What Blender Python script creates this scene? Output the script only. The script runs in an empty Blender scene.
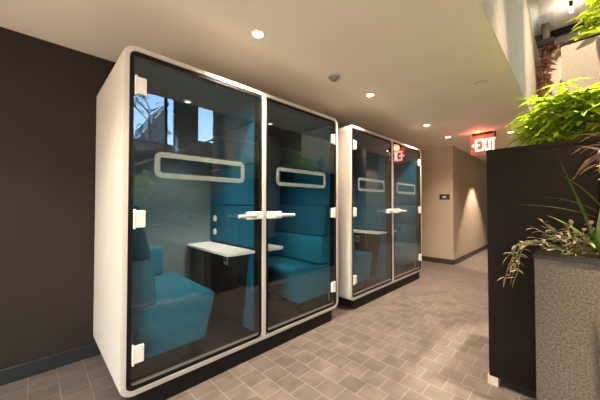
import bpy, bmesh, math, random
from mathutils import Vector, Matrix
random.seed(7)
PI = math.pi
SC = bpy.context.scene
COL = SC.collection

# ------------------------------------------------------------------ helpers
def tag(o, label=None, cat=None, group=None, kind=None):
    if label: o['label'] = label
    if cat: o['category'] = cat
    if group: o['group'] = group
    if kind: o['kind'] = kind
    return o

def empty(name, loc, label=None, cat=None, group=None, kind=None, rz=0):
    o = bpy.data.objects.new(name, None)
    o.empty_display_size = .1
    COL.objects.link(o)
    o.location = loc
    o.rotation_euler = (0, 0, rz)
    return tag(o, label, cat, group, kind)

def obj(name, bm, m, parent=None, smooth=False):
    bmesh.ops.recalc_face_normals(bm, faces=bm.faces)
    me = bpy.data.meshes.new(name)
    bm.to_mesh(me); bm.free()
    for p in me.polygons: p.use_smooth = smooth
    me.materials.append(m)
    o = bpy.data.objects.new(name, me)
    COL.objects.link(o)
    if parent: o.parent = parent
    return o

def box(bm, x0, x1, y0, y1, z0, z1, bev=0, seg=2):
    tmp = bmesh.new()
    bmesh.ops.create_cube(tmp, size=1)
    for v in tmp.verts:
        v.co = Vector((x0 + (v.co.x + .5) * (x1 - x0), y0 + (v.co.y + .5) * (y1 - y0), z0 + (v.co.z + .5) * (z1 - z0)))
    if bev: bmesh.ops.bevel(tmp, geom=tmp.edges[:], offset=bev, segments=seg, affect='EDGES', profile=.5)
    merge(bm, tmp)
    return bm

def merge(bm, tmp):
    mp = {}
    for v in tmp.verts: mp[v] = bm.verts.new(v.co)
    for f in tmp.faces:
        try: bm.faces.new([mp[v] for v in f.verts])
        except ValueError: pass
    tmp.free()

def B(*a, **k): return box(bmesh.new(), *a, **k)

def cyl(bm, p0, p1, r0, r1=None, n=24, cap=True):
    r1 = r0 if r1 is None else r1
    tube(bm, [p0, p1], [r0, r1], n, cap)
    return bm

def tube(bm, pts, r, n=6, cap=True):
    pts = [Vector(p) for p in pts]
    rs = r if isinstance(r, (list, tuple)) else [r] * len(pts)
    rings = []
    for i, p in enumerate(pts):
        d = (pts[min(i + 1, len(pts) - 1)] - pts[max(i - 1, 0)]).normalized()
        a = d.cross(Vector((0, 0, 1)))
        if a.length < 1e-3: a = d.cross(Vector((1, 0, 0)))
        a.normalize(); b = d.cross(a)
        rings.append([bm.verts.new(p + (a * math.cos(2 * PI * k / n) + b * math.sin(2 * PI * k / n)) * rs[i]) for k in range(n)])
    for i in range(len(rings) - 1):
        for k in range(n):
            bm.faces.new((rings[i][k], rings[i][(k + 1) % n], rings[i + 1][(k + 1) % n], rings[i + 1][k]))
    if cap:
        bm.faces.new(rings[0]); bm.faces.new(rings[-1][::-1])
    return bm

def rr(x0, x1, z0, z1, r, n=8):
    pts = []
    for cx, cz, a0 in ((x1 - r, z1 - r, 0), (x0 + r, z1 - r, 90), (x0 + r, z0 + r, 180), (x1 - r, z0 + r, 270)):
        for k in range(n + 1):
            a = math.radians(a0 + 90 * k / n)
            pts.append((cx + r * math.cos(a), cz + r * math.sin(a)))
    return pts

def ring_xz(bm, loops):
    """loops: list of (profile, y), joined in a closed torus of quads."""
    R = [[bm.verts.new((x, y, z)) for x, z in pr] for pr, y in loops]
    m = len(R[0])
    for i in range(len(R)):
        A, Bq = R[i], R[(i + 1) % len(R)]
        for k in range(m):
            bm.faces.new((A[k], A[(k + 1) % m], Bq[(k + 1) % m], Bq[k]))
    return bm

def frame_xz(x0, x1, z0, z1, r, t, y0, y1, ch=.0):
    o = rr(x0, x1, z0, z1, r); ri = max(r - t, .004)
    i = rr(x0 + t, x1 - t, z0 + t, z1 - t, ri)
    bm = bmesh.new()
    if ch:
        oc = rr(x0 + ch, x1 - ch, z0 + ch, z1 - ch, max(r - ch, .004))
        om = rr(x0 + ch * .3, x1 - ch * .3, z0 + ch * .3, z1 - ch * .3, max(r - ch * .3, .004))
        return ring_xz(bm, [(oc, y0), (om, y0 + ch * .3), (o, y0 + ch), (o, y1), (i, y1), (i, y0)])
    return ring_xz(bm, [(o, y0), (o, y1), (i, y1), (i, y0)])

def prism_xz(pts, y0, y1, bev=0, seg=3):
    """closed outline in xz, extruded along y"""
    bm = bmesh.new()
    f = bm.faces.new([bm.verts.new((x, y0, z)) for x, z in pts])
    r = bmesh.ops.extrude_face_region(bm, geom=[f])
    for v in r['geom']:
        if isinstance(v, bmesh.types.BMVert): v.co.y = y1
    if bev: bmesh.ops.bevel(bm, geom=bm.edges[:], offset=bev, segments=seg, affect='EDGES', profile=.5)
    return bm

def prism_xy(pts, z0, z1, bev=0, seg=2):
    bm = bmesh.new()
    f = bm.faces.new([bm.verts.new((x, y, z0)) for x, y in pts])
    r = bmesh.ops.extrude_face_region(bm, geom=[f])
    for v in r['geom']:
        if isinstance(v, bmesh.types.BMVert): v.co.z = z1
    if bev: bmesh.ops.bevel(bm, geom=bm.edges[:], offset=bev, segments=seg, affect='EDGES', profile=.5)
    return bm

# ------------------------------------------------------------------ materials
def mat(name):
    m = bpy.data.materials.new(name); m.use_nodes = True
    nt = m.node_tree
    return m, nt, nt.nodes['Principled BSDF']

def pm(name, col, rough=.5, metal=0, spec=.5, emit=None, es=0):
    m, nt, p = mat(name)
    p.inputs['Base Color'].default_value = (*col, 1)
    p.inputs['Roughness'].default_value = rough
    p.inputs['Metallic'].default_value = metal
    p.inputs['Specular IOR Level'].default_value = spec
    if emit:
        p.inputs['Emission Color'].default_value = (*emit, 1)
        p.inputs['Emission Strength'].default_value = es
    return m

def noise_mat(name, c0, c1, scale=8, rough=.6, bump=.1, detail=6, stretch=(1, 1, 1), bscale=None, lo=.3, hi=.7, spec=.4, bdist=.01):
    m, nt, p = mat(name)
    N, Lk = nt.nodes, nt.links
    tc = N.new('ShaderNodeTexCoord'); mp = N.new('ShaderNodeMapping')
    mp.inputs['Scale'].default_value = stretch
    Lk.new(tc.outputs['Object'], mp.inputs['Vector'])
    n = N.new('ShaderNodeTexNoise'); n.inputs['Scale'].default_value = scale; n.inputs['Detail'].default_value = detail
    Lk.new(mp.outputs['Vector'], n.inputs['Vector'])
    cr = N.new('ShaderNodeValToRGB')
    cr.color_ramp.elements[0].position = lo; cr.color_ramp.elements[0].color = (*c0, 1)
    cr.color_ramp.elements[1].position = hi; cr.color_ramp.elements[1].color = (*c1, 1)
    Lk.new(n.outputs['Fac'], cr.inputs['Fac']); Lk.new(cr.outputs['Color'], p.inputs['Base Color'])
    p.inputs['Roughness'].default_value = rough
    p.inputs['Specular IOR Level'].default_value = spec
    if bump:
        n2 = N.new('ShaderNodeTexNoise'); n2.inputs['Scale'].default_value = bscale or scale * 6; n2.inputs['Detail'].default_value = 4
        Lk.new(tc.outputs['Object'], n2.inputs['Vector'])
        b = N.new('ShaderNodeBump'); b.inputs['Strength'].default_value = bump; b.inputs['Distance'].default_value = bdist
        Lk.new(n2.outputs['Fac'], b.inputs['Height']); Lk.new(b.outputs['Normal'], p.inputs['Normal'])
    return m

def glass_mat(name, tint=(.92, .95, .95), boost=1.0, ior=1.5):
    m = bpy.data.materials.new(name); m.use_nodes = True
    nt = m.node_tree; N, Lk = nt.nodes, nt.links
    N.remove(N['Principled BSDF'])
    out = N['Material Output']
    tr = N.new('ShaderNodeBsdfTransparent'); tr.inputs['Color'].default_value = (*tint, 1)
    gl = N.new('ShaderNodeBsdfGlossy'); gl.inputs['Roughness'].default_value = 0.0
    gl.inputs['Color'].default_value = (.9, .95, .97, 1)
    fr = N.new('ShaderNodeFresnel'); fr.inputs['IOR'].default_value = ior
    mu = N.new('ShaderNodeMath'); mu.operation = 'MULTIPLY'; mu.inputs[1].default_value = boost; mu.use_clamp = True
    ge = N.new('ShaderNodeNewGeometry'); fs = N.new('ShaderNodeMath'); fs.operation = 'SUBTRACT'; fs.inputs[0].default_value = 1
    Lk.new(ge.outputs['Backfacing'], fs.inputs[1])          # the pane reflects where a ray enters it, once per pane
    m2 = N.new('ShaderNodeMath'); m2.operation = 'MULTIPLY'
    Lk.new(fr.outputs['Fac'], m2.inputs[0]); Lk.new(fs.outputs[0], m2.inputs[1])
    Lk.new(m2.outputs[0], mu.inputs[0])
    mx = N.new('ShaderNodeMixShader')
    Lk.new(mu.outputs[0], mx.inputs['Fac']); Lk.new(tr.outputs[0], mx.inputs[1]); Lk.new(gl.outputs[0], mx.inputs[2])
    Lk.new(mx.outputs[0], out.inputs['Surface'])
    return m

def leaf_mat(name, c0, c1, trans=.35, rough=.4):
    m = bpy.data.materials.new(name); m.use_nodes = True
    nt = m.node_tree; N, Lk = nt.nodes, nt.links
    p = N['Principled BSDF']; out = N['Material Output']
    g = N.new('ShaderNodeNewGeometry')
    cr = N.new('ShaderNodeValToRGB')
    cr.color_ramp.elements[0].color = (*c0, 1); cr.color_ramp.elements[1].color = (*c1, 1)
    Lk.new(g.outputs['Random Per Island'], cr.inputs['Fac'])
    Lk.new(cr.outputs['Color'], p.inputs['Base Color'])
    p.inputs['Roughness'].default_value = rough
    t = N.new('ShaderNodeBsdfTranslucent'); Lk.new(cr.outputs['Color'], t.inputs['Color'])
    mx = N.new('ShaderNodeMixShader'); mx.inputs['Fac'].default_value = trans
    Lk.new(p.outputs[0], mx.inputs[1]); Lk.new(t.outputs[0], mx.inputs[2]); Lk.new(mx.outputs[0], out.inputs['Surface'])
    return m

def tile_mat():
    m, nt, p = mat('floor_tiles')
    N, Lk = nt.nodes, nt.links
    tc = N.new('ShaderNodeTexCoord'); sp = N.new('ShaderNodeSeparateXYZ'); cb = N.new('ShaderNodeCombineXYZ')
    Lk.new(tc.outputs['Object'], sp.inputs[0])
    ax = N.new('ShaderNodeMath'); ax.inputs[1].default_value = TILE_Y; Lk.new(sp.outputs['Y'], ax.inputs[0])
    ay = N.new('ShaderNodeMath'); ay.inputs[1].default_value = TILE_X; Lk.new(sp.outputs['X'], ay.inputs[0])
    Lk.new(ax.outputs[0], cb.inputs['X']); Lk.new(ay.outputs[0], cb.inputs['Y'])
    br = N.new('ShaderNodeTexBrick')
    br.offset = .5; br.offset_frequency = 2; br.squash = 1
    br.inputs['Scale'].default_value = 1
    br.inputs['Brick Width'].default_value = .154; br.inputs['Row Height'].default_value = .1545
    br.inputs['Mortar Size'].default_value = .0024; br.inputs['Mortar Smooth'].default_value = .35
    br.inputs['Bias'].default_value = 0
    br.inputs['Color1'].default_value = (.135, .112, .101, 1); br.inputs['Color2'].default_value = (.178, .149, .135, 1)
    br.inputs['Mortar'].default_value = (.31, .268, .238, 1)
    Lk.new(cb.outputs[0], br.inputs['Vector'])
    n = N.new('ShaderNodeTexNoise'); n.inputs['Scale'].default_value = 7; n.inputs['Detail'].default_value = 8
    Lk.new(tc.outputs['Object'], n.inputs['Vector'])
    mr = N.new('ShaderNodeMapRange'); mr.inputs['From Min'].default_value = .3; mr.inputs['From Max'].default_value = .7
    mr.inputs['To Min'].default_value = .72; mr.inputs['To Max'].default_value = 1.2
    Lk.new(n.outputs['Fac'], mr.inputs['Value'])
    mx = N.new('ShaderNodeMix'); mx.data_type = 'RGBA'; mx.blend_type = 'MULTIPLY'; mx.inputs['Factor'].default_value = 1
    Lk.new(br.outputs['Color'], mx.inputs['A']); Lk.new(mr.outputs['Result'], mx.inputs['B'])
    Lk.new(mx.outputs['Result'], p.inputs['Base Color'])
    r2 = N.new('ShaderNodeMapRange'); r2.inputs['To Min'].default_value = .28; r2.inputs['To Max'].default_value = .5
    Lk.new(n.outputs['Fac'], r2.inputs['Value']); Lk.new(r2.outputs['Result'], p.inputs['Roughness'])
    inv = N.new('ShaderNodeMath'); inv.operation = 'SUBTRACT'; inv.inputs[0].default_value = 1; Lk.new(br.outputs['Fac'], inv.inputs[1])
    n3 = N.new('ShaderNodeTexNoise'); n3.inputs['Scale'].default_value = 60; Lk.new(tc.outputs['Object'], n3.inputs['Vector'])
    ad = N.new('ShaderNodeMath'); ad.operation = 'MULTIPLY_ADD'; ad.inputs[1].default_value = .15
    Lk.new(n3.outputs['Fac'], ad.inputs[0]); Lk.new(inv.outputs[0], ad.inputs[2])
    b = N.new('ShaderNodeBump'); b.inputs['Strength'].default_value = .35; b.inputs['Distance'].default_value = .003
    Lk.new(ad.outputs[0], b.inputs['Height']); Lk.new(b.outputs['Normal'], p.inputs['Normal'])
    return m

# tile grid phase: grout rows cross x at 1.17 + k*.1545, and joints at y = -.745 in the row just after it
TILE_X = -1.17 + .1545 * 40
TILE_Y = .745 + .154 * 40
M = {}
M['tile'] = tile_mat()
M['ceil'] = noise_mat('ceiling_paint', (.81, .735, .61), (.84, .765, .64), scale=2, rough=.75, bump=.03, spec=.2)
M['darkwall'] = noise_mat('dark_brown_paint', (.026, .0212, .018), (.031, .0252, .0215), scale=3, rough=.5, bump=.06, bscale=220, spec=.12, bdist=.002)
M['base'] = pm('charcoal_skirting', (.018, .022, .027), .4)
M['beige'] = noise_mat('taupe_paint', (.40, .325, .255), (.43, .35, .275), scale=3, rough=.6, bump=.04, bscale=180, spec=.3, bdist=.002)
M['basebrown'] = pm('dark_brown_skirting', (.035, .026, .022), .4)
M['plaster'] = noise_mat('mottled_plaster', (.60, .515, .43), (.74, .64, .545), scale=22, rough=.7, bump=.08, stretch=(1.6, 1, .35), lo=.33, hi=.68)
M['concrete'] = noise_mat('rough_concrete', (.24, .205, .168), (.36, .312, .26), scale=90, rough=.9, bump=.4, bscale=150, detail=10, bdist=.006, lo=.36, hi=.66, spec=.2)
M['concrete_shaded'] = noise_mat('shaded_rough_concrete', (.062, .052, .043), (.118, .100, .083), scale=120, rough=.9, bump=.35, bscale=190, detail=10, bdist=.005, spec=.2, lo=.36, hi=.66)  # same concrete as above, dimmer light on this planter put into its colour
M['stone'] = noise_mat('weathered_concrete', (.30, .26, .21), (.46, .40, .33), scale=10, rough=.9, bump=.6, bscale=50, stretch=(1, 1, .2), bdist=.01, spec=.2)
M['blacksteel'] = noise_mat('black_steel', (.0095, .0070, .0056), (.0135, .0102, .0083), scale=5, rough=.55, bump=.02, spec=.04)
M['blackrim'] = pm('black_rim', (.006, .006, .006), .3, spec=.1)
M['white'] = pm('white_powder_coat', (.52, .485, .46), .4)
M['whiteplastic'] = pm('white_plastic', (.80, .77, .73), .35)
M['black'] = pm('black_rubber', (.007, .007, .007), .5, spec=.2)
M['jamb'] = pm('black_jamb', (.007, .0065, .0065), .5, spec=.2)
M['alu'] = pm('brushed_aluminium', (.62, .58, .54), .35, metal=.8)
M['felt'] = noise_mat('teal_felt', (.007, .085, .145), (.012, .108, .182), scale=90, rough=.95, bump=.25, bscale=400, spec=.1, bdist=.002)
M['seat'] = noise_mat('teal_seat_fabric', (.012, .150, .240), (.018, .185, .29), scale=90, rough=.9, bump=.25, bscale=400, spec=.15, bdist=.002)
M['podback'] = pm('grey_green_gloss_panel', (.15, .215, .235), .07, spec=.55)
M['darkcarpet'] = noise_mat('dark_carpet', (.022, .020, .020), (.05, .046, .044), scale=160, rough=.95, bump=.4, bscale=300, spec=.05)
M['poddark'] = noise_mat('charcoal_felt', (.018, .020, .023), (.028, .030, .033), scale=90, rough=.9, bump=.1, spec=.1)
M['podceil'] = noise_mat('dark_teal_ceiling_felt', (.012, .085, .115), (.016, .10, .135), scale=60, rough=.9, bump=.1, spec=.1)
M['handle'] = pm('pale_grey_metal', (.72, .69, .65), .3, metal=.3)
M['table'] = pm('white_laminate', (.90, .87, .82), .35)
M['glass'] = glass_mat('door_glass', (.90, .93, .94), boost=2.15)
M['railglass'] = glass_mat('rail_glass', (.86, .90, .92), boost=1.0)
M['winglass'] = glass_mat('window_glass', (.93, .95, .97), boost=.6)
M['bronzeglass'] = glass_mat('bronze_glass', (.85, .76, .66), boost=.6)  # tint warms the sky light coming through the added entrance
M['soil'] = noise_mat('grey_gravel_soil', (.10, .085, .07), (.26, .23, .20), scale=70, rough=.95, bump=.8, bscale=90)
M['lens'] = pm('lamp_lens', (.9, .9, .9), .4, emit=(1, .83, .62), es=14)
M['lens_dim'] = pm('booth_lamp_lens', (.8, .8, .8), .4, emit=(1, .9, .78), es=1.0)
M['ringwhite'] = pm('lamp_trim', (.72, .66, .56), .5)
M['palm_leaf'] = leaf_mat('bright_green_leaf', (.12, .26, .010), (.56, .68, .04))
M['deep_leaf'] = leaf_mat('deep_green_leaf', (.018, .07, .010), (.09, .20, .02))
M['mid_leaf'] = leaf_mat('mid_green_leaf', (.10, .22, .03), (.46, .56, .10))
M['red_leaf'] = leaf_mat('wine_red_leaf', (.16, .03, .02), (.50, .20, .14), trans=.25)
M['mix_leaf'] = leaf_mat('cream_and_wine_leaf', (.07, .035, .022), (.48, .36, .23), trans=.2)
M['cordy'] = leaf_mat('dark_red_striped_leaf', (.05, .012, .010), (.38, .26, .17), trans=.2)
M['sword_leaf'] = leaf_mat('sword_leaf', (.03, .085, .010), (.15, .25, .025), trans=.1)
M['lime_leaf'] = leaf_mat('lime_leaf', (.28, .42, .02), (.60, .70, .06))
M['stem'] = pm('green_brown_stem', (.10, .12, .035), .6)
M['bark'] = noise_mat('bark', (.05, .035, .025), (.12, .09, .065), scale=12, rough=.9, bump=.5)

# ------------------------------------------------------------------ the setting
CZ = 2.511          # corridor ceiling
WY = .963           # dark wall behind the booths
FY = -1.469         # edge of the upper floor over the corridor
XW, XE = -4.0, 13.0 # behind the camera, far end
AY = -6.0           # outer wall of the atrium
AZ = 5.8            # atrium ceiling
EXF, EYW = 5.904, -.086

S = lambda n, bm, m, **k: tag(obj(n, bm, m, **k), kind='structure')
S('floor', B(XW, XE, AY, WY, -.1, 0), M['tile'])
S('ceiling', B(XW, XE, FY + .005, WY + .1, CZ, CZ + .12), M['ceil'])
S('ceiling_upper', B(XW, XE, AY, WY + .1, AZ, AZ + .1), M['ceil'])
bm = B(XW, XE, FY, FY + .005, CZ - .001, 3.86); box(bm, XW, XE, FY + .005, FY + .06, CZ + .12, 3.86)
S('trim_1', bm, M['plaster'])                 # plastered edge of the upper floor
S('floor_upper', B(XW, XE, FY + .06, WY + .1, 3.74, 3.86), M['ceil'])
S('wall_left', B(XW, EXF, WY, WY + .1, 0, CZ), M['darkwall'])
S('wall_upper', B(XW, XE, WY, WY + .1, 3.86, AZ), M['beige'])
S('baseboard_left', B(XW, EXF, WY - .014, WY, 0, .107, bev=.002, seg=1), M['base'])
S('wall_end', B(EXF, XE, EYW, WY, 0, CZ), M['beige'])                         # block that narrows the corridor
bm = B(EXF - .014, EXF, EYW - .014, WY - .014, 0, .107); box(bm, EXF - .014, XE, EYW - .014, EYW, 0, .107)
S('baseboard_end', bm, M['basebrown'])
S('wall_far', B(XE, XE + .1, AY, WY + .1, 0, AZ), M['beige'])
bm = B(XW - .1, XW, AY, WY + .1, 2.40, AZ); box(bm, XW - .1, XW, AY, -5.2, 0, 2.40); box(bm, XW - .1, XW, .2, WY + .1, 0, 2.40); box(bm, XW - .1, XW, -5.2, .2, 0, .25)
S('wall_back', bm, M['beige'])
e = empty('window_4', (XW - .05, -2.5, .25), kind='structure')        # added glazed entrance, unseen behind the camera, an opening for the fill light
bm = bmesh.new()
for y in (-2.7, -.93, .87, 2.64): box(bm, -.03, .03, y, y + .06, 0, 2.15)
box(bm, -.03, .03, -2.7, 2.7, 0, .06); box(bm, -.03, .03, -2.7, 2.7, 2.09, 2.15)
obj('window_frame', bm, M['black'], e)
obj('window_pane', B(-.004, .004, -2.66, 2.66, .05, 2.1), M['bronzeglass'], e)
# outer wall with two window openings, z 2.95..4.15
WINS = [(1.3, 2.5, 2.9, 4.35), (3.1, 3.85, 3.15, 4.3)]
bm = bmesh.new()
box(bm, XW, XE, AY - .2, AY, 2.7, 2.9); box(bm, XW, XE, AY - .2, AY, 4.35, AZ)
box(bm, XW, 1.3, AY - .2, AY, 2.9, 4.35); box(bm, 2.5, 3.1, AY - .2, AY, 2.9, 4.35); box(bm, 3.85, XE, AY - .2, AY, 2.9, 4.35)
box(bm, 3.1, 3.85, AY - .2, AY, 2.9, 3.15); box(bm, 3.1, 3.85, AY - .2, AY, 4.3, 4.35)
S('wall_right', bm, M['beige'])
S('wall_right_lower', B(XW, XE, AY - .2, AY, 0, 2.7), M['darkwall'])
for i, (a, b, c, d) in enumerate(WINS):
    e = empty('window_%d' % (i + 1), ((a + b) / 2, AY - .1, c), kind='structure')
    bm = bmesh.new()
    for q in ((a, a + .05, c, d), (b - .05, b, c, d), (a, b, c, c + .05), (a, b, d - .05, d)) + (((2.2, 2.27, c, d),) if i == 0 else ()):
        box(bm, q[0] - (a + b) / 2, q[1] - (a + b) / 2, -.04, .04, q[2] - c, q[3] - c)
    obj('window_frame', bm, M['black'], e)
    obj('window_pane', B(a - (a + b) / 2 + .04, b - (a + b) / 2 - .04, -.004, .004, .04, d - c - .04), M['winglass'], e)

# ------------------------------------------------------------------ booths
BOOTH_W = 27
def pod(x0, L, label, watts):
    R = empty('phone_booth', (x0, 0, 0), label, 'booth', 'double phone booths along the dark wall')
    H, b0, D = 2.227, .112, .945
    t = .034
    P = lambda n, bm, m, par=R, **k: obj(n, bm, m, par, **k)
    sh = P('shell', frame_xz(0, L, b0, H, .075, t, 0, D, ch=.012), M['white'])
    mark_smooth(sh)
    P('plinth', B(.085, L - .12, .006, D - .04, 0, b0 + .004), M['black'])
    P('centre_post', B(L / 2 - .021, L / 2 + .021, -.001, .05, b0 + t, H - t, bev=.004), M['white'])
    P('floor_pad', B(t, L - t, .06, D - .02, b0 + t, b0 + t + .012), M['darkcarpet'])
    P('ceiling_panel', B(t, L - t, .06, D - .02, H - t - .03, H - t), M['podceil'])
    P('back_panel', B(t, L - t, D - .028, D - .012, b0 + t, H - t), M['podback'])
    zf = b0 + t + .012                      # booth floor
    zc = H - t - .03
    # partition between the two rooms: padded above the table, slim and dark below
    xc = L / 2
    bm = bmesh.new()
    zs = [.875, 1.25, 1.62, 1.99, zc]
    for k in range(4): box(bm, xc - .037, xc + .037, .075, D - .028, zs[k] + .003, zs[k + 1] - .003, bev=.006)
    P('partition_padding', bm, M['felt'])
    P('partition_core', B(xc - .022, xc + .022, .085, D - .028, zf, zc - .01), M['poddark'])
    P('partition_foot', prism_xz([(xc - .034, zf), (xc + .034, zf), (xc + .034, .83), (xc - .034, .83)], .075, .10, bev=0), M['felt'])
    for sgn in (-1, 1):
        # sloped padded toe of the partition on either side
        x_in, x_out = xc + sgn * .022, xc + sgn * .036
        bm = bmesh.new()
        pts = [(.10, zf), (.27, zf), (.17, .835), (.10, .835)]
        A = [bm.verts.new((x_in, y, z)) for y, z in pts]; Bv = [bm.verts.new((x_out, y, z)) for y, z in pts]
        bm.faces.new(A); bm.faces.new(Bv)
        for k in range(4): bm.faces.new((A[k], A[(k + 1) % 4], Bv[(k + 1) % 4], Bv[k]))
        P('partition_toe', bm, M['felt'])
        # table wing
        xa, xb = xc + sgn * .037, xc + sgn * .30
        out = table_outline(xa, xb, .07, D - .03, .045)
        P('table', prism_xy(out, .840, .862, bev=.004), M['table'])
        # switches
        for zz in (1.115, .975):
            bm = bmesh.new()
            cyl(bm, (xc + sgn * .036, .80, zz), (xc + sgn * .047, .80, zz), .032, .028, 20)
            P('switch', bm, M['whiteplastic'])
        s_ = P('power_socket', B(min(xc + sgn * .022, xc + sgn * .034), max(xc + sgn * .022, xc + sgn * .034), .555, .625, .66, .765, bev=.004), M['alu'])
        P('socket_hole', B(min(xc + sgn * .030, xc + sgn * .0355), max(xc + sgn * .030, xc + sgn * .0355), .575, .605, .69, .735), M['black'], s_)
        bm = bmesh.new(); cyl(bm, (xc + sgn * .022, .59, .60), (xc + sgn * .03, .59, .60), .035, .035, 20)
        P('cable_port', bm, M['black'])
        # seat side; X maps inner distance from the side wall
        X = (lambda v: v) if sgn < 0 else (lambda v: L - v)
        P('wall_padding', prism_list([(X(t), 1.255), (X(.085), 1.255), (X(.062), zc - .01), (X(t), zc - .01)], .07, D - .03, .006), M['felt'])
        st = P('seat', prism_list([(X(.05), .27), (X(.553), .27), (X(.628), .56), (X(.628), .585), (X(.615), .605), (X(.59), .612), (X(.05), .600)], .075, D - .035, .012), M['seat'])
        mark_smooth(st)
        P('seat_base', B(min(X(.05), X(.46)), max(X(.05), X(.46)), .11, D - .05, zf, .272), M['poddark'])
        bk = P('backrest', prism_list([(X(t), .612), (X(.222), .612), (X(.192), .905), (X(t), .905)], .075, D - .035, .012), M['seat'])
        bk2 = P('backrest_cushion', prism_list([(X(t), .912), (X(.188), .912), (X(.112), 1.25), (X(t), 1.25)], .075, D - .035, .012), M['felt'])
        sc = P('side_cushion', B(min(X(.15), X(.50)), max(X(.15), X(.50)), D - .12, D - .035, .605, .87, bev=.025, seg=3), M['seat'])
        for o_ in (bk, bk2, sc): mark_smooth(o_)
        # ceiling lamp of the room
        xm = X(L * .28)
        bm = bmesh.new(); cyl(bm, (xm, .5, zc - .008), (xm, .5, zc), .034, .04, 24)
        cl = P('ceiling_lamp', bm, M['ringwhite'])
        bm = bmesh.new(); cyl(bm, (xm, .5, zc - .011), (xm, .5, zc - .008), .022, .022, 20)
        P('lens', bm, M['lens_dim'], cl)
        l = bpy.data.lights.new('booth_lamp', 'SPOT'); l.energy = watts[0 if sgn < 0 else 1]; l.color = (1, .90, .80); l.spot_size = 1.55; l.spot_blend = .8; l.shadow_soft_size = .04
        lo = bpy.data.objects.new('booth_lamp', l); COL.objects.link(lo); lo.parent = R; lo.location = (xm, .5, zc - .03)
        # door: black edged, glass pane, hinges, handle, frosted band
        xa, xb = (t + .003, xc - .0225) if sgn < 0 else (xc + .0225, L - t - .003)
        za, zb = b0 + t + .003, H - t - .003
        dr = P('door', frame_xz(xa, xb, za, zb, .045, .022, .004, .085), M['jamb'])
        P('glass_pane', B(xa + .014, xb - .014, .010, .020, za + .014, zb - .014), M['glass'], dr)
        P('bottom_rail', B(xa + .02, xb - .02, .012, .03, za + .022, za + .034), M['alu'], dr)
        hx = xa if sgn < 0 else xb
        for zz in (1.985, 1.17, .358):
            h0, h1 = (hx + .034, hx + .090) if sgn < 0 else (hx - .090, hx - .034)
            bm = B(h0, h1, -.008, .010, zz - .052, zz + .052, bev=.006)
            box(bm, (h0 - .008 if sgn < 0 else h1 - .004), (h0 + .004 if sgn < 0 else h1 + .008), -.010, .008, zz - .06, zz + .06, bev=.004)
            P('hinge', bm, M['whiteplastic'], dr)
        # handle
        ex = xb if sgn < 0 else xa
        q = -sgn
        def hxx(v): return ex - v if sgn < 0 else ex + v
        bm = bmesh.new()
        a0, a1 = sorted((hxx(.004), hxx(.155)))
        box(bm, a0, a1, -.028, .010, 1.138, 1.200, bev=.008, seg=3)
        hd = P('handle', bm, M['whiteplastic'], dr)
        bm = bmesh.new()
        tube(bm, [(hxx(.10), -.028, 1.168), (hxx(.11), -.058, 1.168), (hxx(.13), -.066, 1.168), (hxx(.27), -.066, 1.166)], [.016, .016, .015, .013], 14)
        cyl(bm, (hxx(.10), -.026, 1.168), (hxx(.10), -.036, 1.168), .022, .022, 20)
        lv = P('handle_lever', bm, M['handle'], dr); mark_smooth(lv)
        fa, fb = (.178, .845) if sgn < 0 else (xc + .140, xc + .822)
        P('frosted_band', frame_xz(fa, fb, 1.430, 1.598, .045, .034, .0085, .0098), FROST, dr)
    return R

def prism_list(pts, y0, y1, bev):
    return prism_xz(pts, y0, y1, bev, 3)

def table_outline(xa, xb, ya, yb, r):
    s = 1 if xb > xa else -1
    pts = [(xa, ya), (xb - s * r, ya)]
    for k in range(1, 6):
        a = PI / 2 * k / 5
        pts.append((xb - s * r + s * r * math.sin(a), ya + r - r * math.cos(a)))
    for k in range(0, 6):
        a = PI / 2 * k / 5
        pts.append((xb - s * r + s * r * math.cos(a), yb - r + r * math.sin(a)))
    pts.append((xa, yb))
    return pts

def mark_smooth(o, ang=35):
    me = o.data
    for p in me.polygons: p.use_smooth = True
    bm = bmesh.new(); bm.from_mesh(me)
    for e in bm.edges:
        if len(e.link_faces) == 2 and e.calc_face_angle(0) > math.radians(ang): e.smooth = False
    bm.to_mesh(me); bm.free()

def frost_mat():
    m = bpy.data.materials.new('frosted_film'); m.use_nodes = True
    nt = m.node_tree; N, Lk = nt.nodes, nt.links
    p = N['Principled BSDF']; p.inputs['Base Color'].default_value = (.30, .36, .33, 1); p.inputs['Roughness'].default_value = .6
    tr = N.new('ShaderNodeBsdfTransparent'); mx = N.new('ShaderNodeMixShader'); mx.inputs['Fac'].default_value = .30
    Lk.new(tr.outputs[0], mx.inputs[1]); Lk.new(p.outputs[0], mx.inputs[2]); Lk.new(mx.outputs[0], N['Material Output'].inputs['Surface'])
    return m
FROST = frost_mat()
pod(0, 2.0755, 'larger-looking near double phone booth, white shell, teal seats behind two glass doors', (21, 11))
pod(2.3053, 2.1504, 'farther double phone booth beside the taupe wall, red sign mirrored in its glass', (9, 9))

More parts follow.
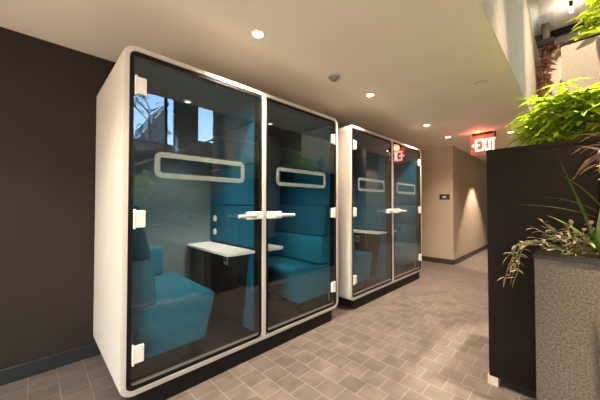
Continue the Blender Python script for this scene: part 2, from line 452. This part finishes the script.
# ------------------------------------------------------------------ ceiling lamps and fittings
def downlight(x, y, label, z=CZ, power=90, spot=True, blend=.65, size=2.0):
    e = empty('downlight', (x, y, z), label, 'ceiling light', 'recessed downlights')
    bm = bmesh.new()
    n = 32
    prof = [(.050, 0), (.050, -.004), (.040, -.006), (.036, -.001)]
    R = [[bm.verts.new((r * math.cos(2 * PI * k / n), r * math.sin(2 * PI * k / n), zz)) for k in range(n)] for r, zz in prof]
    for i in range(3):
        for k in range(n): bm.faces.new((R[i][k], R[i][(k + 1) % n], R[i + 1][(k + 1) % n], R[i + 1][k]))
    bm.faces.new(R[0])
    obj('trim_ring', bm, M['ringwhite'], e)
    bm = bmesh.new(); cyl(bm, (0, 0, -.006), (0, 0, -.0015), .036, .036, 32)
    obj('lens', bm, M['lens'], e)
    if spot:
        l = bpy.data.lights.new('downlight_lamp', 'SPOT'); l.energy = power; l.color = (1, .80, .58)
        l.spot_size = size; l.spot_blend = blend; l.shadow_soft_size = .05
        o = bpy.data.objects.new('downlight_lamp', l); COL.objects.link(o); o.parent = e; o.location = (0, 0, -.02)
    return e
downlight(.79, -.244, 'round recessed ceiling light above the near booth, nearest and largest in view', power=165)
downlight(2.35, -.244, 'round recessed ceiling light over the start of the farther booth', power=165)
downlight(4.01, -.255, 'small round ceiling light over the far end of the farther booth', power=165)
downlight(5.06, -.25, 'small round ceiling light in front of the taupe wall end', power=60)
downlight(5.46, -1.12, 'round ceiling light just right of the red hanging sign', power=60)
downlight(-.80, -.244, 'ceiling light outside the frame to the left', power=110)
# wall washer that makes the light cone on the hall wall
downlight(7.44, -.68, 'ceiling light close to the hall wall behind the red sign', power=300, size=1.32, blend=.3)

e = empty('smoke_detector', (1.70, -.235, CZ), 'small grey round smoke detector on ceiling between two lights', 'smoke detector')
bm = bmesh.new(); cyl(bm, (0, 0, -.014), (0, 0, 0), .058, .06, 32); obj('base', bm, pm('detector_grey', (.45, .40, .34), .5), e)
bm = bmesh.new(); cyl(bm, (0, 0, -.042), (0, 0, -.014), .030, .048, 32); obj('sensor_head', bm, pm('detector_dark', (.20, .18, .155), .5), e)
e = empty('sprinkler_cover', (2.9, -1.205, CZ), 'pale flush round sprinkler cover plate on the ceiling near the plaster edge', 'sprinkler')
bm = bmesh.new(); cyl(bm, (0, 0, -.006), (0, 0, .012), .055, .052, 32); obj('cover_plate', bm, M['ceil'], e)
bm = bmesh.new(); cyl(bm, (0, 0, -.003), (0, 0, .012), .0565, .0565, 32); obj('shade_ring', bm, M['basebrown'], e)  # dark disc stands in for the shade line round the plate

# ------------------------------------------------------------------ EXIT sign, facing the camera end of the corridor
SX = 5.18
e = empty('exit_sign', (SX, -.77, CZ), 'hanging red glass sign with lit white EXIT lettering and left arrow', 'exit sign')
obj('canopy', B(-.035, .035, -.15, .15, -.035, 0, bev=.004), M['black'], e)
obj('end_cap', B(-.02, .02, -.186, -.165, -.10, -.01), M['black'], e)
m_ = bpy.data.materials.new('lit_red_acrylic'); m_.use_nodes = True
nt = m_.node_tree; p = nt.nodes['Principled BSDF']
p.inputs['Base Color'].default_value = (.42, .20, .17, 1); p.inputs['Roughness'].default_value = .15
p.inputs['Emission Color'].default_value = (1, .30, .20, 1); p.inputs['Emission Strength'].default_value = .10
tr = nt.nodes.new('ShaderNodeBsdfTransparent'); tr.inputs['Color'].default_value = (1, .75, .7, 1)
mx = nt.nodes.new('ShaderNodeMixShader'); mx.inputs['Fac'].default_value = .5
nt.links.new(tr.outputs[0], mx.inputs[1]); nt.links.new(p.outputs[0], mx.inputs[2]); nt.links.new(mx.outputs[0], nt.nodes['Material Output'].inputs['Surface'])
obj('panel', B(-.004, .004, -.187, .187, -.375, -.035), m_, e)
def letters(xo, xi):
    bm = bmesh.new()
    z0, z1 = -.315, -.105; w = .031
    # sign local y runs to the left in the view; u grows to the reader's right
    def bar(u0, u1, a, b): box(bm, min(xo, xi), max(xo, xi), -u1, -u0, a, b)
    def slant(u0, u1, a, b):
        d = w * .62
        vs = []
        for x in (xo, xi):
            vs.append([bm.verts.new((x, -u, z)) for u, z in ((u0 - d, a), (u0 + d, a), (u1 + d, b), (u1 - d, b))])
        bm.faces.new(vs[0]); bm.faces.new(vs[1])
        for k in range(4): bm.faces.new((vs[0][k], vs[0][(k + 1) % 4], vs[1][(k + 1) % 4], vs[1][k]))
    u = -.118                                    # E
    bar(u, u + w, z0, z1); bar(u + w, u + .082, z1 - w, z1); bar(u + w, u + .070, (z0 + z1) / 2 - w / 2, (z0 + z1) / 2 + w / 2); bar(u + w, u + .082, z0, z0 + w)
    u = -.026                                    # X
    slant(u + .014, u + .080, z0, z1); slant(u + .080, u + .014, z0, z1)
    bar(.082, .082 + w * .9, z0, z1)                  # I
    bar(.116, .176, z1 - w, z1); bar(.146 - w / 2, .146 + w / 2, z0, z1 - w)   # T
    zc_ = (z0 + z1) / 2                          # arrow
    vs = []
    for x in (xo, xi): vs.append([bm.verts.new((x, -uu, zz)) for uu, zz in ((-.170, zc_), (-.136, zc_ + .034), (-.136, zc_ - .034))])
    bm.faces.new(vs[0]); bm.faces.new(vs[1])
    for k in range(3): bm.faces.new((vs[0][k], vs[0][(k + 1) % 3], vs[1][(k + 1) % 3], vs[1][k]))
    return bm
obj('lettering', letters(-.0075, -.004), pm('lit_white_letters', (.9, .8, .75), .4, emit=(1, .72, .56), es=1.5), e)
l = bpy.data.lights.new('exit_lamp', 'POINT'); l.energy = 3.5; l.color = (1, .10, .05); l.shadow_soft_size = .06
o = bpy.data.objects.new('exit_lamp', l); COL.objects.link(o); o.parent = e; o.location = (-.12, .05, -.055)

e = empty('room_plaque', (EXF, .078, 1.427), 'small dark plaque with a pale mark on the taupe wall end', 'sign')
obj('plate', B(-.012, .006, -.10, .10, -.058, .058, bev=.003), pm('dark_plaque', (.02, .016, .014), .4), e)
obj('raised_mark', B(-.014, -.011, -.035, .035, -.022, .022), pm('pale_mark', (.5, .45, .4), .5), e)

# ------------------------------------------------------------------ planters
def planter(name, x0, x1, y0, y1, h, m, label, z0=0, rim=.022, soil_drop=.04, over=.006, rim_m=None, foot=0, group='stepped planters beside the stair', w=.035):
    e = empty(name, (x0, (y0 + y1) / 2, z0), label, 'planter', group)
    X, Y = x1 - x0, (y1 - y0) / 2
    bm = bmesh.new()
    # four walls and a bottom, one skin
    o = [(0, -Y), (X, -Y), (X, Y), (0, Y)]; i = [(w, -Y + w), (X - w, -Y + w), (X - w, Y - w), (w, Y - w)]
    def ringv(pp, z): return [bm.verts.new((a, b, z)) for a, b in pp]
    r0, r1, r2, r3 = ringv(o, foot), ringv(o, h - rim), ringv(i, h - rim), ringv(i, h - .25)
    for A, Bq in ((r0, r1), (r1, r2), (r2, r3)):
        for k in range(4): bm.faces.new((A[k], A[(k + 1) % 4], Bq[(k + 1) % 4], Bq[k]))
    bm.faces.new(r3); bm.faces.new(r0)
    obj('body', bm, m, e)
    bm = bmesh.new()
    o2 = [(-over, -Y - over), (X + over, -Y - over), (X + over, Y + over), (-over, Y + over)]
    q0, q1, q2, q3 = ringv(o2, h - rim), ringv(o2, h), ringv(i, h), ringv(i, h - rim)
    for A, Bq in ((q0, q1), (q1, q2), (q2, q3), (q3, q0)):
        for k in range(4): bm.faces.new((A[k], A[(k + 1) % 4], Bq[(k + 1) % 4], Bq[k]))
    obj('rim', bm, rim_m or M['blackrim'], e)
    bm = bmesh.new(); bmesh.ops.create_grid(bm, x_segments=24, y_segments=24, size=.5)
    for v in bm.verts:
        v.co = Vector((X / 2 + v.co.x * (X - 2 * w), v.co.y * 2 * (Y - w), h - soil_drop + random.uniform(-.008, .008)))
    obj('soil', bm, M['soil'], e, smooth=True)
    return e
pa = planter('steel_planter', 1.93, 2.62, -2.75, -1.424, 1.646, M['blacksteel'], 'tall black steel planter with bushy green plants, between the corridor and the concrete planter', foot=.06, over=.001, rim_m=M['blacksteel'])
obj('plinth_block', B(-.006, .66, .61, .672, 0, .061, bev=.003), noise_mat('pale_stone_foot', (.50, .41, .30), (.62, .52, .40), scale=20, rough=.6, bump=.1), pa)
obj('recessed_base', B(.05, .65, -.64, .605, 0, .061), M['black'], pa)
planter('concrete_planter', 1.32, 1.86, -2.75, -1.722, 1.020, M['concrete_shaded'], 'waist-high rough concrete planter with black rim in the right foreground', over=.004, w=.085, rim=.016, soil_drop=.022)
planter('concrete_planter', .40, 1.26, -2.90, -2.02, .98, M['concrete'], 'concrete planter beside the camera, outside the frame, mirrored in the near glass')
planter('steel_planter', 2.95, 4.20, -2.35, -1.62, 1.90, M['blacksteel'], 'long dark planter behind the tall black one, mirrored in the booth glass', over=.001, rim_m=M['blacksteel'])
planter('concrete_planter', 4.40, 5.10, -2.90, -1.775, 3.30, M['concrete'], 'highest rough concrete planter at the upper right, lime foliage over its black rim', over=.004)
planter('concrete_planter', 5.25, 5.85, -2.60, -1.575, 3.62, M['stone'], 'narrow streaked concrete pier-like planter just left of the highest planter, red leaves over it', over=.002, rim_m=M['stone'])

# ------------------------------------------------------------------ plants
def rv(a, b): return random.uniform(a, b)
def leaf(bm, base, d, L, W, droop=.4, fold=.25, n=5, tip=.8, twist=0):
    base = Vector(base); d = Vector(d).normalized()
    side = d.cross(Vector((0, 0, 1)))
    if side.length < .05: side = Vector((1, 0, 0))
    side.normalize()
    if twist: side = Matrix.Rotation(twist, 3, d) @ side
    up = side.cross(d)
    prev = None
    for k in range(n + 1):
        t = k / n
        c = base + d * (L * t) + Vector((0, 0, -droop * L * t * t))
        w = W * .5 * math.sin(PI * min(1, t ** tip * .97 + .03)) ** .85 if 0 < k < n else W * .04
        row = (bm.verts.new(c - side * w + up * (w * fold)), bm.verts.new(c), bm.verts.new(c + side * w + up * (w * fold)))
        if prev:
            bm.faces.new((prev[0], prev[1], row[1], row[0])); bm.faces.new((prev[1], prev[2], row[2], row[1]))
        prev = row

def plant(name, loc, label, cat, group, m, build, stem_m=None):
    e = empty(name, loc, label, cat, group)
    lb, sb = bmesh.new(), bmesh.new()
    build(lb, sb)
    obj('foliage', lb, m, e, smooth=True)
    if len(sb.verts): obj('stem', sb, stem_m or M['stem'], e, smooth=True)
    else: sb.free()
    return e

def palmate(n_stem, hgt, spread, n_whorl, L, W, leafn=7, lean=(0, 0)):
    def f(lb, sb):
        for s in range(n_stem):
            a = rv(0, 2 * PI); r = rv(.0, spread * .45)
            p0 = Vector((r * math.cos(a), r * math.sin(a), -.01))
            top = p0 + Vector((math.cos(a) * rv(.1, 1) * spread + lean[0], math.sin(a) * rv(.1, 1) * spread + lean[1], hgt * rv(.55, 1)))
            mid = (p0 + top) / 2 + Vector((0, 0, .05))
            tube(sb, [p0, mid, top], [.006, .005, .003], 5)
            for w in range(n_whorl):
                t = rv(.12, 1.0) if w else 1
                q = p0.lerp(top, t)
                az = rv(0, 2 * PI); pl = rv(.05, .13)
                hub = q + Vector((math.cos(az) * pl, math.sin(az) * pl, rv(.0, .07)))
                tube(sb, [q, hub], [.0022, .0018], 4)
                ph = rv(0, 2 * PI)
                for k in range(leafn):
                    b = ph + 2 * PI * k / leafn
                    d = Vector((math.cos(b), math.sin(b), rv(-.25, .25)))
                    leaf(lb, hub, d, L * rv(.75, 1.1), W * rv(.8, 1.1), droop=rv(.1, .45), n=4)
    return f

def bushy(n, hgt, spread, L, W, droop=.5, zlo=.0, up=(-.1, .7)):
    def f(lb, sb):
        for s in range(n):
            a = rv(0, 2 * PI); r = spread * math.sqrt(rv(0, 1))
            top = Vector((r * math.cos(a), r * math.sin(a), zlo + (hgt - zlo) * rv(.25, 1) * (1 - .35 * r / spread)))
            tube(sb, [Vector((top.x * .25, top.y * .25, 0)), Vector((top.x * .7, top.y * .7, top.z * .6)), top], [.004, .003, .002], 4)
            for k in range(6):
                b = rv(0, 2 * PI)
                leaf(lb, top + Vector((0, 0, -rv(0, .08))), (math.cos(b), math.sin(b), rv(*up)), L * rv(.6, 1.1), W * rv(.7, 1.1), droop=rv(.2, droop), n=4)
    return f

G = 'plants in the stepped planters'
plant('umbrella_plant', (2.28, -1.75, 1.624), 'bright green palmate plant at the left end of the tall black planter', 'plant', G, M['palm_leaf'], palmate(14, .36, .13, 7, .15, .034))
plant('umbrella_plant', (2.30, -1.98, 1.624), 'bright green palmate plant in the middle of the tall black planter, below the highest planter', 'plant', G, M['palm_leaf'], palmate(14, .42, .16, 8, .15, .035))
plant('umbrella_plant', (2.36, -2.32, 1.624), 'tallest bright green palmate plant of the tall black planter, cut by the right frame edge', 'plant', G, M['palm_leaf'], palmate(14, .48, .17, 8, .16, .036))
# trailing plants, sword plant and cordyline in the foreground planter
def sword(lb, sb):
    for (dx, dy, dz, L, W, dr, z) in ((-.02, .27, 1, .54, .070, .03, 0), (.10, -.05, 1, .44, .065, .05, 0), (.20, -.22, 1, .46, .06, .06, 0),
                                   (-.10, .95, .42, .34, .024, .22, .20), (.05, .8, .62, .27, .030, .3, .22), (-.3, .8, .25, .22, .030, .3, .10), (.4, -.2, .9, .36, .05, .2, 0),
                                   (-.5, -.6, .7, .34, .04, .3, 0), (.3, .7, .9, .30, .035, .25, .05), (-.05, .6, 1, .30, .028, .25, .24)):
        leaf(lb, (dx * .04, dy * .04 - z * .1, z - .005), (dx, dy, dz), L, W, droop=dr, fold=.35, n=8, tip=.5)
plant('sword_leaf_plant', (1.56, -1.955, .998), 'upright green plant with long sword-shaped leaves in the foreground concrete planter', 'plant', G, M['sword_leaf'], sword)
def trailing(paths, L, W, step=.035):
    def f(lb, sb):
        for pts in paths:
            pts = [Vector(p) for p in pts]
            # smooth the path a little
            fine = []
            for i in range(len(pts) - 1):
                for k in range(4): fine.append(pts[i].lerp(pts[i + 1], k / 4) + Vector((rv(-1, 1), rv(-1, 1), rv(-1, 1))) * .004)
            fine.append(pts[-1])
            tube(sb, fine, .0022, 4)
            acc = 0
            for i in range(1, len(fine)):
                acc += (fine[i] - fine[i - 1]).length
                if acc > step:
                    acc = 0
                    b = rv(0, 2 * PI)
                    leaf(lb, fine[i], (math.cos(b), math.sin(b), rv(-.2, .5)), L * rv(.6, 1.1), W * rv(.7, 1.1), droop=rv(.2, .6), n=3)
            d = (fine[-1] - fine[-2]).normalized()
            leaf(lb, fine[-1], d + Vector((0, 0, .1)), L, W, droop=.3, n=3)
    return f
def tr_paths():
    P = []
    for k in range(6):      # over the left rim and down
        x = rv(-.12, .12); y0 = rv(-.1, .05); out = rv(.05, .13); dn = rv(.02, .20)
        P.append([(x, y0, 0), (x - .02, .06, .065), (x - .05, .10, .075), (x - .06, .10 + out * .6, .05), (x - .07, .10 + out, .05 - dn)])
    for k in range(28):     # low mat over the soil
        a = rv(0, 2 * PI); r = rv(.08, .2)
        P.append([(rv(-.1, .1), rv(-.2, .0), 0), (r * .5 * math.cos(a), -.08 + r * .5 * math.sin(a), rv(.05, .1)), (r * math.cos(a), -.08 + r * 1.1 * math.sin(a), rv(.05, .19))])
    return P
plant('trailing_plant', (1.62, -1.80, .98), 'low cream and wine leaved plant trailing over the left edge of the foreground planter', 'plant', G, M['mix_leaf'], trailing(tr_paths(), .048, .021, step=.028))
plant('cordyline', (1.70, -2.06, .98), 'dark red and cream spiky plant beside the sword leaves, at the right frame edge', 'plant', G, M['cordy'], bushy(20, .80, .13, .17, .026, droop=.8, zlo=.45))
plant('leafy_shrub', (.70, -2.36, .94), 'green bushy shrub beside the camera seen only in the near booth glass', 'plant', G, M['mid_leaf'], bushy(80, .92, .27, .15, .05))
plant('leafy_shrub', (1.06, -2.27, .94), 'second green shrub beside the camera, right of the first in the glass', 'plant', G, M['mid_leaf'], bushy(80, .86, .26, .15, .05))
plant('leafy_shrub', (1.60, -2.44, .98), 'green shrub at the right end of the foreground concrete planter, seen only mirrored', 'plant', G, M['mid_leaf'], bushy(70, .80, .24, .15, .05))
plant('leafy_shrub', (3.40, -1.94, 1.86), 'rounded lime shrub of the long dark planter, mirrored in the right glass door', 'plant', G, M['palm_leaf'], bushy(60, .52, .22, .14, .055))
plant('spiky_grass_plant', (3.88, -1.88, 1.86), 'spiky dark plant beside the rounded shrub in the long dark planter', 'plant', G, M['deep_leaf'], bushy(16, .40, .12, .24, .016, up=(.6, 1.6)))
plant('lime_shrub', (4.75, -2.30, 3.26), 'lime yellow broad-leaved shrub on top of the highest concrete planter', 'plant', G, M['lime_leaf'], bushy(60, .72, .46, .20, .06, droop=.8))
def red_paths():
    P = []
    for k in range(11):
        y = rv(-.04, .06); dn = rv(.2, .85); o = rv(.02, .10)
        P.append([(rv(.02, .12), y - .06, .02), (-.03, y, .10), (-.07 - o * .3, y + .02, .04), (-.09 - o * .4, y + .03 + o * .3, -dn * .5), (-.09 - o * .4, y + .04 + o * .5, -dn)])
    for k in range(5):
        P.append([(0, -.1, .0), (-.04, -.1 - .06 * k, .10), (-.10, -.1 - .09 * k, .04)])
    return P
plant('red_leaf_vine', (5.29, -1.64, 3.60), 'wine red leafy vine hanging down the streaked concrete beside the plaster edge', 'plant', G, M['red_leaf'], trailing(red_paths(), .10, .05, step=.03))

# ------------------------------------------------------------------ upper floor, right: rail glass, beam, column, dark window frame, pendant
e = empty('glass_railing', (0, FY + .03, 3.86), 'clear glass railing along the edge of the upper floor', 'railing')
obj('base_shoe', B(XW, 8.6, -.03, .03, 0, .03), M['alu'], e)
for k in range(6):
    obj('glass_panel', B(-3.9 + 2.05 * k, -3.9 + 2.05 * k + 2.0, -.006, .006, .03, 1.0), M['railglass'], e)
e = empty('cross_railing', (8.2, -1.44, 5.03), 'dark beam with a glass panel crossing behind the plaster edge, beside the round column', 'railing')
obj('beam', B(-.06, .06, -.16, .26, 0, .13), pm('beam_grey', (.09, .09, .095), .5), e)
obj('glass_panel', B(-.006, .006, -.16, .26, .13, .74), M['railglass'], e)
bm = bmesh.new(); cyl(bm, (8.75, -1.43, 3.86), (8.75, -1.43, AZ), .085, .085, 32)
S('column', bm, noise_mat('brown_column', (.26, .19, .13), (.31, .23, .16), scale=6, rough=.6, bump=.03), smooth=True)
bm = bmesh.new(); cyl(bm, (3.05, -4.6, 0), (3.05, -4.6, AZ), .15, .15, 32)
S('column_atrium', bm, M['white'], smooth=True)
e = empty('window_3', (9.2, -1.9, 4.0), kind='structure')
bm = B(-.04, .04, .34, .40, 0, 1.78); box(bm, -.04, .04, -3.0, .40, 1.62, 1.78); box(bm, -.04, .04, -3.0, -2.94, 0, 1.62); box(bm, -.04, .04, -3.0, .4, 0, .06)
obj('window_frame', bm, M['jamb'], e)
obj('window_pane', B(-.004, .004, -2.96, .36, .05, 1.64), M['winglass'], e)
S('wall_gallery', B(9.3, 9.4, AY, FY - .02, 0, AZ), M['beige'])
e = empty('pendant_light', (8.1, -1.885, AZ), 'slim black pendant lamp with white tip under the upper ceiling', 'pendant light')
bm = bmesh.new(); cyl(bm, (0, 0, -.13), (0, 0, 0), .030, .030, 20); obj('tube_housing', bm, M['black'], e)
bm = bmesh.new(); cyl(bm, (0, 0, -.24), (0, 0, -.13), .030, .030, 20); obj('glass_tip', bm, pm('pendant_tip', (.9, .9, .88), .4, emit=(1, .93, .82), es=2.5), e)

# ------------------------------------------------------------------ stair side, seen in the booth glass
bm = bmesh.new()
pts = [(.6, 0), (9.2, 0), (9.2, 2.0), (2.9, 2.0), (.6, .82)]
A = [bm.verts.new((x, -4.25, z)) for x, z in pts]; Bq = [bm.verts.new((x, -4.13, z)) for x, z in pts]
bm.faces.new(A); bm.faces.new(Bq)
for k in range(5): bm.faces.new((A[k], A[(k + 1) % 5], Bq[(k + 1) % 5], Bq[k]))
S('wall_stair', bm, M['darkwall'])
e = empty('stair_handrail', (2.9, -4.19, 2.0), 'steel stair handrail rising to a landing, mirrored in the near glass door', 'handrail')
bm = bmesh.new(); tube(bm, [(-2.3, 0, -.17), (0, 0, .93), (2.6, 0, .93), (6.2, 0, .93)], .022, 10)
obj('rail', bm, pm('pale_rail', (.75, .70, .62), .4), e, smooth=True)
for k in range(6):
    x = -2.2 + k * .9
    zt = .93 + min(0, x) * (1.10 / 2.3); zb = min(0, x) * (1.18 / 2.3) - .02
    bm = bmesh.new(); cyl(bm, (x, 0, zb), (x, 0, zt), .012, .012, 10)
    obj('post', bm, M['jamb'], e)

# ------------------------------------------------------------------ outside the window
e = empty('street_tree', (2.55, -8.6, 0), 'thin-branched green tree outside the atrium window, mirrored in the near glass', 'tree')
bm = bmesh.new(); tube(bm, [(0, 0, 0), (.05, .05, 2.2), (-.05, 0, 4.4)], [.10, .07, .03], 10)
lb = bmesh.new()
for k in range(26):
    z = rv(2.4, 4.6); a = rv(0, 2 * PI); r = rv(.5, 1.1)
    q = Vector((r * math.cos(a), r * math.sin(a), z + rv(.2, .7)))
    tube(bm, [(0, 0, z), (q.x * .5, q.y * .5, (z + q.z) / 2 + .05), q], [.022, .014, .006], 5)
    for j in range(14):
        b = rv(0, 2 * PI); c = q * 1.0; c = Vector((q.x * rv(.5, 1.1), q.y * rv(.5, 1.1), q.z + rv(-.2, .15)))
        leaf(lb, c, (math.cos(b), math.sin(b), rv(-.3, .4)), rv(.10, .16), .06, n=3)
obj('trunk', bm, M['bark'], e, smooth=True); obj('crown', lb, M['deep_leaf'], e)
e = empty('neighbour_building', (7.5, -30, -1), 'slim dark building with a sloping roof outside the atrium window', 'building')
obj('wall', prism_xz([(0, 0), (0, 9.4), (2.6, 13.4), (2.6, 0)], -6, 0), pm('dark_cladding', (.05, .055, .065), .6), e)
obj('roof', prism_xz([(-.2, 9.3), (2.6, 13.7), (2.8, 13.7), (2.8, 13.4), (2.6, 13.4), (0, 9.4)], -6.2, .3), pm('roof_edge', (.3, .32, .34), .5), e)
for k in range(2):
    for q in range(3):
        obj('window', B(.4 + k * 1.1, 1.1 + k * 1.1, -.02, .03, 3.4 + q * 2.0, 4.7 + q * 2.0), pm('dark_pane', (.12, .14, .17), .1), e)
tag(obj('street_ground', B(-20, 25, -40, AY - .2, -1.2, -1.0), pm('pavement', (.25, .25, .25), .9)), kind='structure')

# ------------------------------------------------------------------ light
FILL_W = 265
w = bpy.data.worlds.new('World'); SC.world = w; w.use_nodes = True
nt = w.node_tree; bg = nt.nodes['Background']
sky = nt.nodes.new('ShaderNodeTexSky'); sky.sky_type = 'NISHITA'; sky.sun_elevation = math.radians(28); sky.sun_rotation = math.radians(60); sky.sun_disc = False
nt.links.new(sky.outputs[0], bg.inputs['Color']); bg.inputs['Strength'].default_value = 2.2

def spot(loc, tgt, power, size=50, col=(1, .82, .60), blend=.5, soft=.06):
    l = bpy.data.lights.new('track_lamp', 'SPOT'); l.energy = power; l.color = col
    l.spot_size = math.radians(size); l.spot_blend = blend; l.shadow_soft_size = soft
    o = bpy.data.objects.new('track_lamp', l); COL.objects.link(o)
    o.location = loc
    o.rotation_euler = (Vector(tgt) - Vector(loc)).to_track_quat('-Z', 'Y').to_euler()
    return o
TY = -2.1
e = empty('light_track', (2.0, TY, AZ), 'black track with spotlights under the atrium ceiling', 'track light')
obj('track_bar', B(-3, 5, -.02, .02, -.035, 0), M['black'], e)
for (x, tg, pw, sz) in ((.6, (.95, -2.42, 1.5), 6000, 20), (1.5, (2.3, -2.12, 1.8), 2400, 19), (2.4, (2.25, -1.92, 1.7), 1100, 24), (1.1, (1.62, -1.98, 1.1), 700, 12), (2.9, (4.5, -2.3, 3.0), 1000, 46), (3.6, (3.45, -2.1, 2.1), 5000, 15)):
    L_ = Vector((x, TY, AZ - .12)); d = (Vector(tg) - L_).normalized()
    bm = bmesh.new(); cyl(bm, L_ - Vector((2.0, TY, AZ)) - d * .07, L_ - Vector((2.0, TY, AZ)) + d * .05, .045, .045, 16)
    hd = obj('spot_head', bm, M['black'], e)
    spot(L_ + d * .09, tg, pw, sz)
l = bpy.data.lights.new('pendant_lamp', 'POINT'); l.energy = 9; l.color = (1, .90, .78); l.shadow_soft_size = .05
o = bpy.data.objects.new('pendant_lamp', l); COL.objects.link(o); o.location = (8.1, -1.885, AZ - .32)
# ceiling lamps of the atrium
for (x, y, pw) in ((-2.0, -4.4, 900), (1.0, -4.6, 900), (4.4, -4.8, 900), (7.4, -4.0, 900)):
    downlight(x, y, 'lamp in the high atrium ceiling', z=AZ, power=pw, size=1.35)

# added fill light, tilted up at the ceiling through the added entrance
l = bpy.data.lights.new('entrance_fill', 'AREA'); l.shape = 'RECTANGLE'; l.size = 5.2; l.size_y = 2.0; l.energy = FILL_W; l.color = (1, .87, .77)
o = bpy.data.objects.new('entrance_fill', l); COL.objects.link(o); o.location = (XW - .3, -2.5, 1.1); o.rotation_euler = (0, math.radians(-90 - 60), 0)
# ------------------------------------------------------------------ camera
cam = bpy.data.cameras.new('Camera'); co = bpy.data.objects.new('Camera', cam); COL.objects.link(co)
cam.sensor_width = 36; cam.lens = 269.51 * 36 / 600; cam.clip_start = .02
co.location = (-.3644, -1.8523, 1.2552)
co.rotation_euler = (math.radians(91.06), 0, math.radians(45.33 - 90))
SC.camera = co
SC.view_settings.view_transform = 'Standard'; SC.view_settings.look = 'None'
SC.view_settings.gamma = 1; SC.view_settings.exposure = .7; SC.view_settings.use_curve_mapping = False
SC.cycles.use_denoising = True; SC.cycles.use_adaptive_sampling = False; SC.cycles.denoising_prefilter = 'ACCURATE'
SC.cycles.max_bounces = 10; SC.cycles.transparent_max_bounces = 16; SC.cycles.diffuse_bounces = 5
SC.cycles.sample_clamp_indirect = 6
